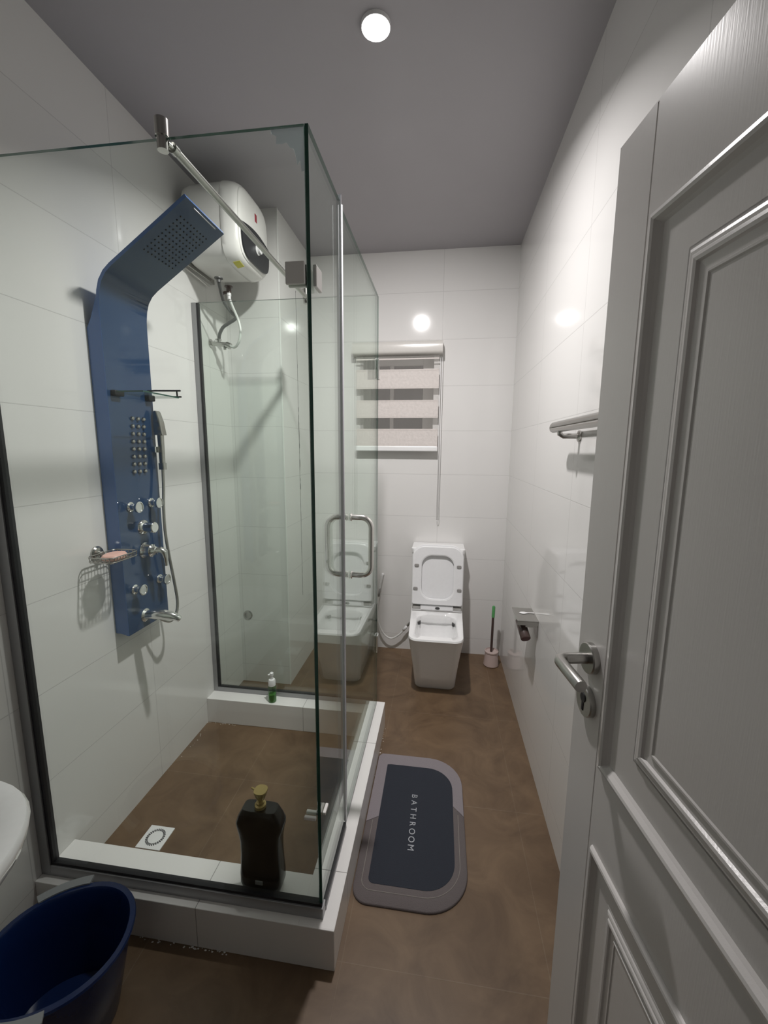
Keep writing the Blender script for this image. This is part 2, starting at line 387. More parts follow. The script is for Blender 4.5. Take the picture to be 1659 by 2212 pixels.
# clear plastic seals between fixed side glass and door
b = MB(); b.box((XS-.007, 1.275, .17), (XS+.0075, 1.2785, 2.215)); b.box((XS-.007, 1.2855, .17), (XS+.0075, 1.2885, 2.180)); b.tube([(XS+.008, 1.281, .17), (XS+.008, 1.281, 2.19)], .0028, 8)
b.build('door_seal', 'seal', en)
# upper and lower corner clamps
for zc, s_ in ((1.895, .048), (0.470, .010)):
    w_ = .046 if zc > 1 else .034
    b = MB()
    b.box((XS-.008-w_, YF-.014, zc-s_/2), (XS-.008, YF-.005, zc+s_/2), .002)
    b.box((XS+.005, YF+.008, zc-s_/2), (XS+.014, YF+.008+w_, zc+s_/2), .002)
    b.box((XS-.008-w_, YF+.005, zc-s_/2), (XS-.005, YF+.014, zc+s_/2), .002)
    b.box((XS-.014, YF+.005, zc-s_/2), (XS-.005, YF+.008+w_, zc+s_/2), .002)
    b.build('corner_clamp', 'satin', en)
# door hinges on the rear glass
for zc in (1.865, 0.50):
    b = MB()
    b.box((XS+.005, YR-.040, zc-.045), (XS+.013, YR-.006, zc+.045), .002); b.box((XS-.013, YR-.040, zc-.045), (XS-.005, YR-.010, zc+.045), .002)
    b.box((XS-.045, YR-.016, zc-.045), (XS-.013, YR-.005, zc+.045), .002); b.tube([(XS+.006, YR-.004, zc-.045), (XS+.006, YR-.004, zc+.045)], .006, 12)
    b.build('hinge', 'chrome', sd)
# support bar from the front glass to the rear glass
XB = 0.590; ZBAR = ZT-0.006
b = MB().tube([(XB, YF+.02, ZBAR), (XB, YR-.02, ZBAR)], .0095, 16)
bar = b.build('support_bar', 'steel', en)
for yy, s_ in ((YF, 1), (YR, -1)):
    b = MB()
    b.tube([(XB-.011, yy, ZT-.024), (XB-.011, yy, ZT+.004)], .0125, 16); b.tube([(XB-.011, yy, ZT+.004), (XB-.011, yy, ZT+.040)], .0155, 20)
    b.tube([(XB-.004, yy+.006*s_, ZBAR), (XB, yy+.022*s_, ZBAR)], .0075, 12); b.tube([(XB, yy+.018*s_, ZBAR), (XB, yy+.034*s_, ZBAR)], .0115, 16)
    b.build('bar_bracket', 'dull_chrome', bar)
# D-shaped pull handles, one each side of the door
def dpath(sx):
    p = []; y_ = 1.392; z0, z1 = 1.055, 1.262; r = .036; d = .078
    p.append((XS+sx*.004, y_, z0)); p.append((XS+sx*(d-r), y_, z0))
    for i in range(1, 8): a = i/8*PI/2; p.append((XS+sx*(d-r+r*math.sin(a)), y_, z0+r-r*math.cos(a)))
    for i in range(0, 9): a = i/8*PI/2; p.append((XS+sx*(d-r+r*math.cos(a)), y_, z1-r+r*math.sin(a)))
    p.append((XS+sx*.004, y_, z1)); return p
b = MB()
for sx in (1, -1):
    b.tube(dpath(sx), .0098, 16)
    for zz in (1.055, 1.262): b.lathe((XS+sx*.005, 1.392, zz), (sx, 0, 0), [(.0125, 0), (.0145, .003), (.0125, .006)], 20)
b.build('door_handle', 'handle', sd)
# strip of milky plastic film left at the top corner of the front glass
pts = [(0, 0), (-.095, 0), (-.092, -.012), (-.078, -.018), (-.080, -.034), (-.062, -.035), (-.050, -.033), (-.040, -.045), (-.030, -.048), (-.025, -.060), (-.020, -.085), (-.012, -.075), (-.008, -.100), (0, -.098)]
MB().prism([(XS-.006+x*.8, ZT-.004+z*.9) for x, z in pts][::-1], 'y', YF-G-.0012, YF-G-.0002).build('film_remnant', 'film', en)

# ------------------------------------------------------------------ blue shower column
PY0, PY1, PX = 1.365, 1.600, 0.056
sh = thing('shower_column', 'tall glossy blue shower column with curved overhead arm fixed to the left wall', 'shower panel', (0.03, 1.48, 0.77))
# front sheet profile in x,z: straight up, curve, then slanted arm
cl = [(PX, .772)]; z = .8
while z < 1.95: cl.append((PX, z)); z += .1
cl += [(PX, 1.95), (PX+.001, 1.99), (PX+.006, 2.025), (PX+.016, 2.056), (PX+.034, 2.082), (PX+.058, 2.102)]
tx, tz = 0.402, 2.292
for t in (.15, .4, .7, 1.0): cl.append((PX+.058+(tx-PX-.058)*t, 2.102+(tz-2.102)*t))
th = 0.012; front = [Vector((x, 0, z)) for x, z in cl]; back = []
for i, p in enumerate(front):
    a = front[max(0, i-1)]; c = front[min(len(front)-1, i+1)]; t = (c-a).normalized(); nrm = Vector((-t.z, 0, t.x)); back.append(p+nrm*th)
sec = [(p.x, p.z) for p in front] + [(p.x, p.z) for p in reversed(back)]
b = MB()
rings = []
def sheet(y, inset): return [Vector((x, y, z)) for x, z in sec]
b2 = bmesh.new(); n = len(front)
fv = []
for side, y in ((0, PY0), (1, PY1)):
    for lst in (front, back): fv.append([b2.verts.new((p.x, y, p.z)) for p in lst])
f0, k0, f1, k1 = fv
for i in range(n-1):
    b2.faces.new((f0[i], f0[i+1], f1[i+1], f1[i])); b2.faces.new((k0[i], k1[i], k1[i+1], k0[i+1]))
    b2.faces.new((f0[i], k0[i], k0[i+1], f0[i+1])); b2.faces.new((f1[i], f1[i+1], k1[i+1], k1[i]))
b2.faces.new((f0[0], f1[0], k1[0], k0[0])); b2.faces.new((f0[-1], k0[-1], k1[-1], f1[-1]))
b.bm(b2, smooth=True)
b.mi = [1 if k < 4*(n-1) and k % 4 == 0 else 0 for k in range(len(b.f))]
# side and bottom returns to the wall
for y0, y1 in ((PY0, PY0+.004), (PY1-.004, PY1)):
    b.prism([(0.001, .785), (PX-.0005, .772), (PX-.0005, 2.02), (PX-.012, 2.0), (0.018, 1.935), (0.001, 1.905)], 'y', y0-.0006 if y0 == PY0 else y0, y1 if y0 == PY0 else y1+.0006)
b.box((0.001, PY0, .780), (PX-.006, PY1, .785))
body = b.build('panel_body', ['blue', 'blue_glass'], sh, sharp=30)
# rain nozzles under the arm and the waterfall slit
ax = Vector((tx-PX-.058, 0, tz-2.102)).normalized(); dn = Vector((ax.z, 0, -ax.x))
b = MB(); o0 = Vector((PX+.058, 0, 2.102)) + dn*0.0
for i in range(11):
    for j in range(9):
        p = o0 + ax*(.115+.017*i) + Vector((0, PY0+.042+.019*j, 0))
        b.lathe(p-dn*.001, dn, [(.0032, 0), (.0028, .003), (.0012, .0045)], 6)
b.build('rain_nozzles', 'gasket', sh, kind='stuff')
b = MB(); p = o0 + ax*.335
q = [p+Vector((0, PY0+.05, 0)), p+Vector((0, PY1-.05, 0))]
b.tube([v+dn*.0005 for v in q], .0022, 8)
b.build('waterfall_slit', 'alu', sh)
# grid of small body nozzles
nz = None
for r in range(8):
    for c in range(3):
        d = Vector((0, .030*c - .0018*r, -.0290*r))
        if nz is None:
            nz = MB().lathe((PX, 1.474, 1.606), (1, 0, 0), [(.0085, -.002), (.0085, .003), (.0066, .008), (.003, .010)], 14).build('spray_nozzle', 'dull_chrome', sh)
        else: copy_part(nz, d, sh)
# four swivel jets
jt = None
for (y, z) in ((1.426, 1.27), (1.542, 1.272), (1.412, .945), (1.556, .943)):
    if jt is None:
        j0 = (y, z)
        jt = MB().lathe((PX-.002, y, z), (1, 0, 0), [(.019, 0), (.019, .006), (.012, .009), (.011, .022), (.015, .026), (.021, .034), (.0215, .043), (.018, .0435), (.0175, .041), (.0, .041)], 28).build('body_jet', 'chrome', sh)
    else: copy_part(jt, (0, y-j0[0], z-j0[1]), sh)
MB().lathe((PX-.002, 1.487, 1.18), (1, 0, 0), [(.031, 0), (.031, .004), (.027, .010), (.019, .014), (.018, .030), (.022, .032), (.022, .052), (.019, .055), (0, .055)], 30).build('diverter_knob', 'chrome', sh)
mx_ = MB().lathe((PX-.002, 1.485, 1.085), (1, 0, 0), [(.032, 0), (.032, .005), (.027, .012), (.026, .036), (.020, .042), (.016, .054), (0, .054)], 30).build('mixer_body', 'chrome', sh)
b = MB(); b.tube([(PX+.040, 1.487, 1.087), (PX+.062, 1.494, 1.086), (PX+.072, 1.502, 1.078), (PX+.074, 1.506, 1.050), (PX+.074, 1.508, 1.018)], [.012, .014, .015, .0105, .007], 14)
b.build('lever', 'chrome', mx_)
b = MB(); b.tube(smooth_path([(PX-.002, 1.46, .820), (PX+.03, 1.465, .822), (PX+.075, 1.475, .819), (PX+.115, 1.485, .808), (PX+.13, 1.49, .795)], 4), [.020, .019, .018, .018, .019, .020, .020, .020, .020, .019, .018, .017, .015, .014, .013, .012, .010], 16)
b.lathe((PX-.002, 1.46, .820), (1, 0, 0), [(.027, 0), (.027, .004), (.020, .010)], 24)
b.build('spout', 'chrome', sh)
# hand shower in its holder at the right edge, with the long hose
hs_ = MB(); hy = 1.598
hs_.loft([[Vector((x, y, z)) for x, y in rrect(x0, x1, y0, y1, .004, 3)] for z, x0, x1, y0, y1 in
   ((1.405, .070, .094, 1.586, 1.609), (1.432, .070, .094, 1.586, 1.609), (1.433, .073, .091, 1.588, 1.607), (1.545, .072, .092, 1.587, 1.608), (1.547, .064, .102, 1.580, 1.612), (1.60, .064, .094, 1.580, 1.612), (1.638, .066, .082, 1.581, 1.611), (1.644, .068, .078, 1.583, 1.609))], smooth=False)
hs_o = hs_.build('hand_shower', 'dull_chrome', sh)
MB().box((PX-.002, 1.572, 1.475), (.074, 1.597, 1.50), .003).build('shower_holder', 'chrome', hs_o)
b = MB(); b.tube(smooth_path([(.082, 1.597, 1.41), (.084, 1.590, 1.33), (.088, 1.575, 1.24), (.089, 1.573, 1.14), (.090, 1.586, 1.03), (.092, 1.606, .90), (.094, 1.612, .82), (.094, 1.596, .77), (.09, 1.562, .752), (.075, 1.535, .768), (.066, 1.52, .785), (PX-.004, 1.515, .790)], 8), .0062, 10)
b.build('shower_hose', 'steel', sh)
# small glass shelf with chrome rail
gs = pane((PX, 1.385, 1.692), (PX+.125, 1.590, 1.697), 'glass_shelf', sh)
b = MB(); zr = 1.722
b.tube([(PX-.002, 1.575, zr-.002), (PX+.03, 1.578, zr), (PX+.128, 1.588, zr), (PX+.134, 1.588, zr)], .0036, 10)
b.tube([(PX-.002, 1.588, 1.699), (PX+.132, 1.595, 1.699)], .0032, 10); b.tube([(PX+.118, 1.59, 1.699), (PX+.118, 1.588, zr)], .0032, 8)
b.build('shelf_rail', 'gasket', gs)
for ya, yb in ((1.380, 1.425), (1.555, 1.592)): MB().box((PX-.002, ya, 1.680), (PX+.020, yb, 1.700), .004).build('shelf_bracket', 'gasket', gs)

# ------------------------------------------------------------------ soap basket and soap
sb = thing('soap_basket', 'chrome wire soap basket on round rosette fixed to left wall in front of blue column', 'soap dish', (0.0, 1.29, 1.11))
MB().lathe((0, 1.310, 1.115), (1, 0, 0), [(.026, 0.001), (.026, .006), (.021, .012), (.008, .014), (.007, .030)], 28).build('rosette', 'dull_chrome', sb)
b = MB(); x0, x1, y0, y1 = .028, .128, 1.235, 1.365; zt, zb_ = 1.118, 1.098
def loop(x0, x1, y0, y1, r, z): return [Vector((x, y, z)) for x, y in rrect(x0, x1, y0, y1, r, 4)]
b.tube(loop(x0, x1, y0, y1, .02, zt), .0022, 6, closed=True); b.tube(loop(x0, x1, y0, y1, .02, zb_+.004), .0018, 6, closed=True)
for i in range(9):
    y = y0+.012+i*.0133; b.tube([(x0, y, zt), (x0+.004, y, zb_), (x1-.004, y, zb_), (x1, y, zt)], .0014, 6)
for i in range(6):
    x = x0+.012+i*.0155; b.tube([(x, y0, zt), (x, y0+.004, zb_), (x, y1-.004, zb_), (x, y1, zt)], .0014, 6)
b.build('wire_basket', 'steel', sb)
b = MB(); b.loft([[Vector((x, y, z)) for x, y in superell(.083, 1.298, a, c, 2.6, 28, .3)] for z, a, c in ((1.0995, .026, .036), (1.104, .034, .045), (1.112, .036, .047), (1.119, .031, .042), (1.122, .018, .026))])
tag = b.build('soap_bar', 'soap'); tag['label'] = 'pink bar of soap lying in the chrome wire basket'; tag['category'] = 'soap'

# ------------------------------------------------------------------ water heater
HY, HZ = 2.070, 2.515
he = thing('water_heater', 'white square electric water heater with round knob hung high on the left wall', 'water heater', (0.02, HY, 2.29))
def hring(x, a, e=4.2): return [Vector((x, HY+y, HZ+z)) for y, z in superell(0, 0, a, a, e, 56)]
MB().loft([hring(.024, .130), hring(.026, .145), hring(.045, .165), hring(.08, .173), hring(.232, .176), hring(.2325, .173)]).build('tank_body', 'heater', he, sharp=50)
sh_ = MB().loft([hring(.233, .1765), hring(.235, .1785), hring(.255, .1775), hring(.285, .171), hring(.302, .162), hring(.3055, .157)]).build('front_shell', 'heater', he, sharp=50)
MB().loft([hring(.3046, .1555), hring(.3080, .1560), hring(.312, .152), hring(.316, .138), hring(.318, .08), hring(.3185, .02)]).build('front_cover', 'heater', sh_, sharp=60)
# dark half-moon control panel at the lower right of the cover, with knob
cp = []
for i in range(25):
    t = i/24; cp.append((-.148+.296*t, -.012+.02*math.sin(PI*t) - .055*(t)**2*0))
low = [(y, z) for y, z in superell(0, 0, .148, .148, 4.2, 96) if z < -.014]
low.sort(key=lambda p: -p[0] if False else 0)
low = sorted([p for p in low], key=lambda p: math.atan2(p[1], p[0]))
poly = [(y, z) for y, z in low] + [(y, z) for y, z in reversed(cp)]
# the panel is the lower band of the cover between a gentle arch and the rounded rim
b = MB(); b.prism([(HY+y, HZ+z) for y, z in poly], 'x', .3150, .3215)
cpo = b.build('control_panel', 'black', sh_)
MB().lathe((.321, HY+.010, HZ-.068), (1, 0, 0), [(.023, 0), (.023, .004), (.019, .006), (.018, .018), (.015, .020), (0, .020)], 28).build('knob', 'white', cpo)
MB().lathe((.321, HY-.015, HZ-.020), (1, 0, 0), [(.0035, 0), (.003, .0015)], 12).build('indicator_light', 'white', cpo)
MB().box((.3175, HY-.002, HZ+.055), (.3195, HY+.018, HZ+.090)).build('badge', 'red', sh_)
b = MB(); st_pts = [(t_*PI/180) for t_ in (245, 250, 255, 259, 262)]
def hsurf(x, a, t): return Vector((x, HY+a*math.copysign(abs(math.cos(t))**(2/4.2), math.cos(t)), HZ+a*math.copysign(abs(math.sin(t))**(2/4.2), math.sin(t))))
b.add([hsurf(x, a+o, t) for o in (.0012, -.001) for x, a in ((.256, .1775), (.287, .1702)) for t in st_pts],
      [[k, k+1, 6+k, 5+k] for k in range(4)] + [[10+k, 15+k, 16+k, 11+k] for k in range(4)] + [[k, 10+k, 11+k, k+1] for k in range(4)] + [[5+k, 6+k, 16+k, 15+k] for k in range(4)] + [[0, 5, 15, 10], [4, 14, 19, 9]])
b.build('energy_sticker', 'yellow', sh_)
b = MB(); b.box((.0, HY-.12, 2.345), (.024, HY+.13, 2.375), .003); b.tube([(.014, HY-.15, 2.335), (.020, HY-.04, 2.325), (.016, HY+.08, 2.318)], .004, 8)
b.build('wall_bracket', 'dull_chrome', he)
# inlet fittings and hoses
b = MB(); b.lathe((.155, 2.000, 2.300), (0, 0, -1), [(.020, 0), (.020, .004), (.010, .006), (.010, .020), (.008, .022)], 20); b.build('hot_outlet', 'dark_hose', he)
b = MB(); b.lathe((.150, 2.105, 2.300), (0, 0, -1), [(.020, 0), (.020, .004), (.012, .006), (.012, .032), (.011, .032)], 20); b.tube([(.150, 2.105, 2.272), (.128, 2.100, 2.270), (.120, 2.098, 2.262)], .007, 8); b.build('safety_valve', 'brush_dark', he)
MB().lathe((.150, 2.105, 2.268), (0, 0, -1), [(.0105, 0), (.0105, .014), (.009, .016), (.009, .030)], 16).build('hose_coupling', 'white', he)
b = MB(); b.tube(smooth_path([(.155, 2.000, 2.283), (.140, 2.045, 2.252), (.125, 2.10, 2.222), (.140, 2.14, 2.188), (.162, 2.14, 2.166), (.156, 2.14, 2.152), (.118, 2.145, 2.135), (.085, 2.15, 2.118), (.060, 2.16, 2.090), (.050, 2.17, 2.070)], 8), .0085, 10)
b.build('hot_hose', 'dark_hose', he)
b = MB(); b.tube(smooth_path([(.150, 2.105, 2.245), (.160, 2.12, 2.205), (.176, 2.14, 2.150), (.186, 2.14, 2.100), (.178, 2.14, 2.050), (.145, 2.155, 2.020), (.105, 2.17, 2.030)], 8), .0065, 10)
b.build('cold_hose', 'white_hose', he)
va = thing('angle_valve', 'small chrome two-way angle valve on left wall below the water heater', 'valve', (0, 2.17, 2.045))
MB().lathe((0, 2.17, 2.045), (1, 0, 0), [(.022, 0.001), (.022, .004), (.012, .008)], 20).build('rosette', 'dull_chrome', va)
b = MB(); b.tube([(.006, 2.17, 2.045), (.098, 2.17, 2.036)], [.011, .012], 14); b.tube([(.045, 2.17, 2.040), (.048, 2.17, 2.076)], .009, 12); b.lathe((.045, 2.17, 2.060), (0, 0, 1), [(.016, 0), (.016, .005)], 18)
b.tube([(.075, 2.17, 2.04), (.082, 2.165, 2.012)], .008, 10); b.tube([(.09, 2.17, 2.036), (.112, 2.17, 2.028)], .016, 12)
b.build('valve_body', 'dull_chrome', va)
wo = MB().lathe((.051, CY, .451), (0, -1, 0), [(.030, .0), (.030, .003), (.022, .006), (.018, .004), (.0, .004)], 24).build('pipe_outlet', 'dull_chrome')
wo['label'] = 'small round dark pipe outlet low on the column wall behind the shower'; wo['category'] = 'pipe outlet'

# ------------------------------------------------------------------ bottles on the curb
fb = thing('foam_bottle', 'small green foam soap bottle with white pump on the rear curb', 'bottle', (.365, 1.962, HC))
f0 = Vector((.365, 1.962, HC))
MB().lathe(f0+Vector((0, 0, .0005)), (0, 0, 1), [(.018, 0), (.021, .004), (.021, .085), (.017, .093), (.015, .096)], 24).build('bottle_body', 'foam_clear', fb)
MB().lathe(f0+Vector((0, 0, .002)), (0, 0, 1), [(.018, 0), (.0200, .004), (.0200, .042), (.0, .042)], 24).build('liquid_soap', 'foam_liquid', fb)
b = MB(); b.lathe(f0+Vector((0, 0, .094)), (0, 0, 1), [(.0195, 0), (.0195, .026), (.016, .034), (.008, .037), (.0075, .055), (.010, .057), (.010, .070), (.006, .073)], 20)
b.tube([f0+Vector((0, 0, .158)), f0+Vector((-.016, -.012, .157))], .0045, 8)
b.build('pump', 'white', fb)
sb2 = thing('shampoo_bottle', 'large dark waisted bottle with gold pump standing on the front curb behind the glass', 'bottle', (.718, 1.042, HC))
s0 = Vector((.720, 1.046, HC+.0004)); rings = []
for z, a, c in ((0, .056, .024), (.006, .060, .028), (.030, .0665, .031), (.060, .067, .031), (.090, .0645, .030), (.13, .0625, .029), (.175, .0635, .029), (.205, .068, .031), (.225, .0735, .031), (.238, .0735, .031), (.258, .066, .027), (.276, .056, .024), (.281, .053, .022)):
    rings.append([Vector((s0.x+x, s0.y+y, s0.z+z)) for x, y in superell(0, 0, a, c, 5, 40)])
MB().loft(rings).build('bottle_body', 'bottle_dark', sb2, sharp=45)
MB().box((s0.x-.012, s0.y-.0335, s0.z+.040), (s0.x+.012, s0.y-.0300, s0.z+.053), .001).build('small_label', 'tub_grip', sb2)
b = MB(); b.lathe(s0+Vector((0, 0, .262)), (0, 0, 1), [(.017, 0), (.017, .028), (.012, .030), (.012, .036), (.0065, .038), (.0065, .052)], 24)
b.loft([[s0+Vector((.003+1.0*x, y, z)) for x, y in superell(0, 0, a, a, 2.6, 20)] for z, a in ((.308, .010), (.322, .016), (.336, .020), (.339, .0195))], smooth=False)
b.tube([s0+Vector((-.010, 0, .333)), s0+Vector((-.030, .008, .334))], [.004, .0028], 8)
b.build('pump', 'gold', sb2)
dr = thing('floor_drain', 'square white floor drain with round grating set in the shower floor', 'drain', (.178, 1.26, 0))
MB().box((.128, 1.214, -.002), (.228, 1.308, .0035), .001).build('drain_plate', 'white', dr)
b = MB()
for i in range(28):
    a = 2*PI*i/28; mt = Matrix.Translation((.178+.031*math.cos(a), 1.261+.031*math.sin(a), .0035)) @ Matrix.Rotation(a, 4, 'Z')
    b.box((-.0045, -.0022, -.001), (.0045, .0022, .0009), mtx=mt)
b.build('drain_slots', 'dark', dr)

# ------------------------------------------------------------------ toilet
TX = 1.232
to = thing('toilet', 'white square one-piece toilet with lid and seat raised against the back wall', 'toilet', (TX, 2.6, 0))
def tring(z, wf, wb, yf, rf, yb=B-.004, n=8):
    """plan outline: width wf at the front, wb at the back"""
    pl = rrect(-1, 1, 0, 1, .0, n); out = []
    pts = rrect(-wf/2, wf/2, yf, yb, [rf, rf, .004, .004], n)
    for x, y in pts:
        t = max(0, (y-yf-rf)/(yb-yf-rf)); t = min(1, t*1.6)
        out.append(Vector((TX+x*(1+(wb/wf-1)*t), y, z)))
    return out
b = MB()
O = [(0.0, .250, .262, 2.440, .045), (.010, .258, .270, 2.432, .050), (.10, .272, .286, 2.405, .055), (.20, .290, .310, 2.365, .058), (.30, .308, .338, 2.318, .060), (.365, .318, .356, 2.278, .060), (.388, .322, .360, 2.262, .060), (.400, .324, .362, 2.253, .060), (.4095, .318, .356, 2.257, .058)]
for z, wf, wb, yf, rf in O: pass
rings = [tring(z, wf, wb, yf, rf) for z, wf, wb, yf, rf in O]
def hring2(z, a, y0, y1, r): 
    pl = rrect(-a, a, y0, y1, r, 8); return [Vector((TX+x, y, z)) for x, y in pl]
inner = [hring2(.410, .131, 2.302, 2.640, [.045, .045, .075, .075]), hring2(.402, .124, 2.308, 2.634, [.045, .045, .075, .075]), hring2(.375, .123, 2.311, 2.636, [.045, .045, .075, .075]),
         hring2(.300, .112, 2.330, 2.630, [.05, .05, .08, .08]), hring2(.220, .085, 2.375, 2.600, [.05, .05, .07, .07]), hring2(.170, .055, 2.43, 2.56, [.04]*4)]
b.loft(rings+inner)
bowl = b.build('bowl', 'ceramic', to, sharp=50)
# rimless water slots at the back corners of the bowl, and the water
for s_ in (-1, 1):
    b = MB(); pl = superell(TX+s_*.113, 2.596, .012, .020, 2.2, 20, 0)
    b.loft([z_(pl, .358), z_(pl, .374)])
    b.build('flush_slot', 'dark', bowl)
MB().tube(smooth_path([(TX-.112, 2.595, .366), (TX-.085, 2.620, .356), (TX-.04, 2.630, .350), (TX, 2.632, .348), (TX+.04, 2.630, .350), (TX+.085, 2.620, .356), (TX+.112, 2.595, .366)], 5), .0045, 8).build('flush_groove_shade', 'groove', bowl)  # grey tube: shade of the rimless channel put into its colour
MB().loft([z_(superell(TX, 2.49, .075, .10, 2.5, 32), .205), z_(superell(TX, 2.49, .078, .103, 2.5, 32), .207)]).build('water', 'ceramic', bowl)
# raised rear deck and tank
b = MB(); b.loft([z_(rrect(TX-.178, TX+.178, 2.765, B-.004, [.02, .02, .003, .003], 5), z) for z in (.40, .60, .795)]); tk = b.build('tank', 'ceramic', to, sharp=50)
MB().loft([z_(rrect(TX-.180-o, TX+.180+o, 2.758-o, B-.004, [.02, .02, .003, .003], 5), z) for z, o in ((.797, 0), (.825, .002), (.831, -.004))]).build('tank_lid', 'ceramic', tk, sharp=50)
# lid and seat stand upright, leaning back a little
tilt = math.radians(6); z0 = .450
def up_(x, h, d):   # x across, h up along the board, d depth in front of the lid back
    y = 2.748 - d + math.sin(tilt)*(h-.40); return Vector((TX+x, y, z0+h*math.cos(tilt)))
def board(outl, d0, d1, hole=None):
    b = MB()
    if hole is None: b.loft([[up_(x*.985, (h-.2)*.985+.2, d0) for x, h in outl], [up_(x, h, (d0*.8+d1*.2)) for x, h in outl], [up_(x, h, (d0*.2+d1*.8)) for x, h in outl], [up_(x*.985, (h-.2)*.985+.2, d1) for x, h in outl]], smooth=False)
    else:
        R_ = [[up_(x, h, d0) for x, h in hole], [up_(x, h, d0) for x, h in outl], [up_(x, h, d1) for x, h in outl], [up_(x*.98, (h-.2)*.98+.2, d1+.003) for x, h in outl], [up_(x*1.06, (h-.2)*1.05+.2, d1+.003) for x, h in hole], [up_(x, h, d1) for x, h in hole], [up_(x, h, d0) for x, h in hole]]
        b.loft(R_, cap0=False, cap1=False, smooth=False)
    return b
outl = rrect(-.170, .170, .0, .412, [.012, .012, .085, .085], 8)
inn = rrect(-.107, .107, .050, .345, [.07, .07, .07, .07], 8)
outs = rrect(-.168, .168, .012, .405, [.012, .012, .080, .080], 8)
board(outl, 0.0, .012).build('lid', 'seat', to, sharp=30)
st_ = board(outs, .018, .034, inn).build('seat_ring', 'seat', to, sharp=30)
bp_ = None
for x, h in ((-.140, .277), (.140, .277), (-.145, .120), (.145, .120)):
    if bp_ is None:
        p = up_(x, h, .037); base = (x, h)
        ring0 = superell(0, 0, .015, .0095, 3, 20)
        b = MB().loft([[up_(x+u, h+v, .036) for u, v in ring0], [up_(x+u, h+v, .042) for u, v in ring0], [up_(x+u*.8, h+v*.8, .044) for u, v in ring0]])
        bp_ = b.build('seat_bumper', 'grey_rubber', st_)
    else: copy_part(bp_, up_(x, h, 0)-up_(*base, 0), st_)
b = MB(); b.box((TX-.168, 2.685, .4105), (TX+.168, 2.735, .424), .003); b.box((TX-.110, 2.680, .420), (TX+.110, 2.712, .452), .006)
hg = b.build('hinge_bar', 'seat', to)
b = MB()
for s_ in (-1, 1): b.box((TX+s_*.137-.028, 2.682, .4245), (TX+s_*.137+.028, 2.720, .447), .003); 
b.box((TX-.165, 2.683, .4110), (TX+.165, 2.6855, .4160))
b.build('hinge_cover', 'dull_chrome', hg)
MB().loft([[Vector((TX+.005+x, 2.680-.0003, .436+z)) for x, z in superell(0, 0, .016, .009, 2, 20)], [Vector((TX+.005+x, 2.676, .436+z)) for x, z in superell(0, 0, .014, .008, 2, 20)]]).build('release_button', 'dark', hg)
wh = thing('water_supply_hose', 'white flexible hose looping from the wall to the left side of the toilet', 'hose', (.82, B, .50))
b = MB(); b.tube(smooth_path([(.830, B-.026, .573), (.812, B-.035, .47), (.797, 2.88, .345), (.808, 2.88, .220), (.848, 2.88, .135), (.903, 2.88, .103), (.965, 2.88, .140), (1.008, 2.88, .195)], 8), .0065, 10); b.build('hose', 'white_hose', wh)
b = MB(); b.tube([(.992, 2.88, .172), (1.020, 2.88, .208)], .010, 10); b.build('hose_nut', 'white', wh)
b = MB(); b.tube([(1.018, 2.88, .205), (1.040, 2.88, .235), (1.085, 2.88, .240)], .009, 10); b.build('connector', 'dull_chrome', wh)
b = MB(); b.lathe((.830, B-.001, .575), (0, -1, 0), [(.011, 0), (.011, .004), (.008, .006), (.008, .03)], 16); b.build('wall_fitting', 'white', wh)
MB().tube([(.8055, B-.046, .42), (.814, B-.032, .48)], .0078, 10).build('hose_collar', 'grey_rubber', wh)

# ------------------------------------------------------------------ toilet brush
tb = thing('toilet_brush', 'toilet brush with green-tipped handle in a pale pot in the right back corner', 'toilet brush', (1.618, 2.80, 0))
q0 = Vector((1.620, 2.79, 0.0005))
MB().lathe(q0, (0, 0, 1), [(.048, 0), (.052, .006), (.047, .05), (.043, .095), (.047, .098), (.047, .106), (.040, .110), (.038, .102), (.012, .100)], 28).build('brush_pot', 'brush_pink', tb)
MB().tube([q0+Vector((-.002, 0, .10)), q0+Vector((.0, 0, .352))], .0085, 14).build('brush_handle', 'brush_dark', tb)
MB().tube([q0+Vector((.0, 0, .352)), q0+Vector((.001, 0, .425)), q0+Vector((.001, 0, .432))], [.0105, .0105, .008], 14).build('handle_grip', 'green', tb)

# ------------------------------------------------------------------ paper holder, empty roll, spoon
ph = thing('paper_holder', 'steel toilet paper holder with flat shelf top on the right wall', 'paper holder', (R, 1.95, .69))
MB().box((1.604, 1.872, .716), (R, 2.035, .721), .001).build('shelf_plate', 'steel', ph)
b = MB(); b.box((1.604, 1.872, .700), (R-.004, 1.876, .716)); b.box((R-.005, 1.872, .640), (R, 1.94, .716), .001); b.box((1.640, 1.874, .690), (R-.004, 1.880, .716), .001)
b.build('back_plate', 'dull_chrome', ph)
MB().tube([(1.622, 1.885, .712), (1.618, 1.89, .690), (1.630, 1.90, .668), (1.64, 1.90, .660)], .0045, 8).build('roll_arm', 'steel', ph)
rc = thing('paper_roll_core', 'dark empty roll core hanging tilted under the steel shelf', 'roll core', (1.636, 1.90, .66))
b = MB(); d_ = Vector((-.16, .80, .62)).normalized(); b.lathe((1.644, 1.868, .636), d_, [(.0215, 0), (.0225, .002), (.0225, .095), (.0215, .097), (.0175, .097), (.0175, .090), (0, .090)], 24); b.build('core_tube', 'brush_dark', rc)
b = MB(); b.lathe((1.644, 1.868, .636), -d_, [(.0218, -.001), (.020, .0015), (0, .002)], 24); b.build('core_end', 'core', rc)
sn = MB(); pts = [(1.655, 1.950, .7235), (1.662, 1.950, .7235), (1.672, 1.950, .724), (1.680, 1.951, .725), (1.688, 1.951, .727), (1.696, 1.952, .729)]
ring = []
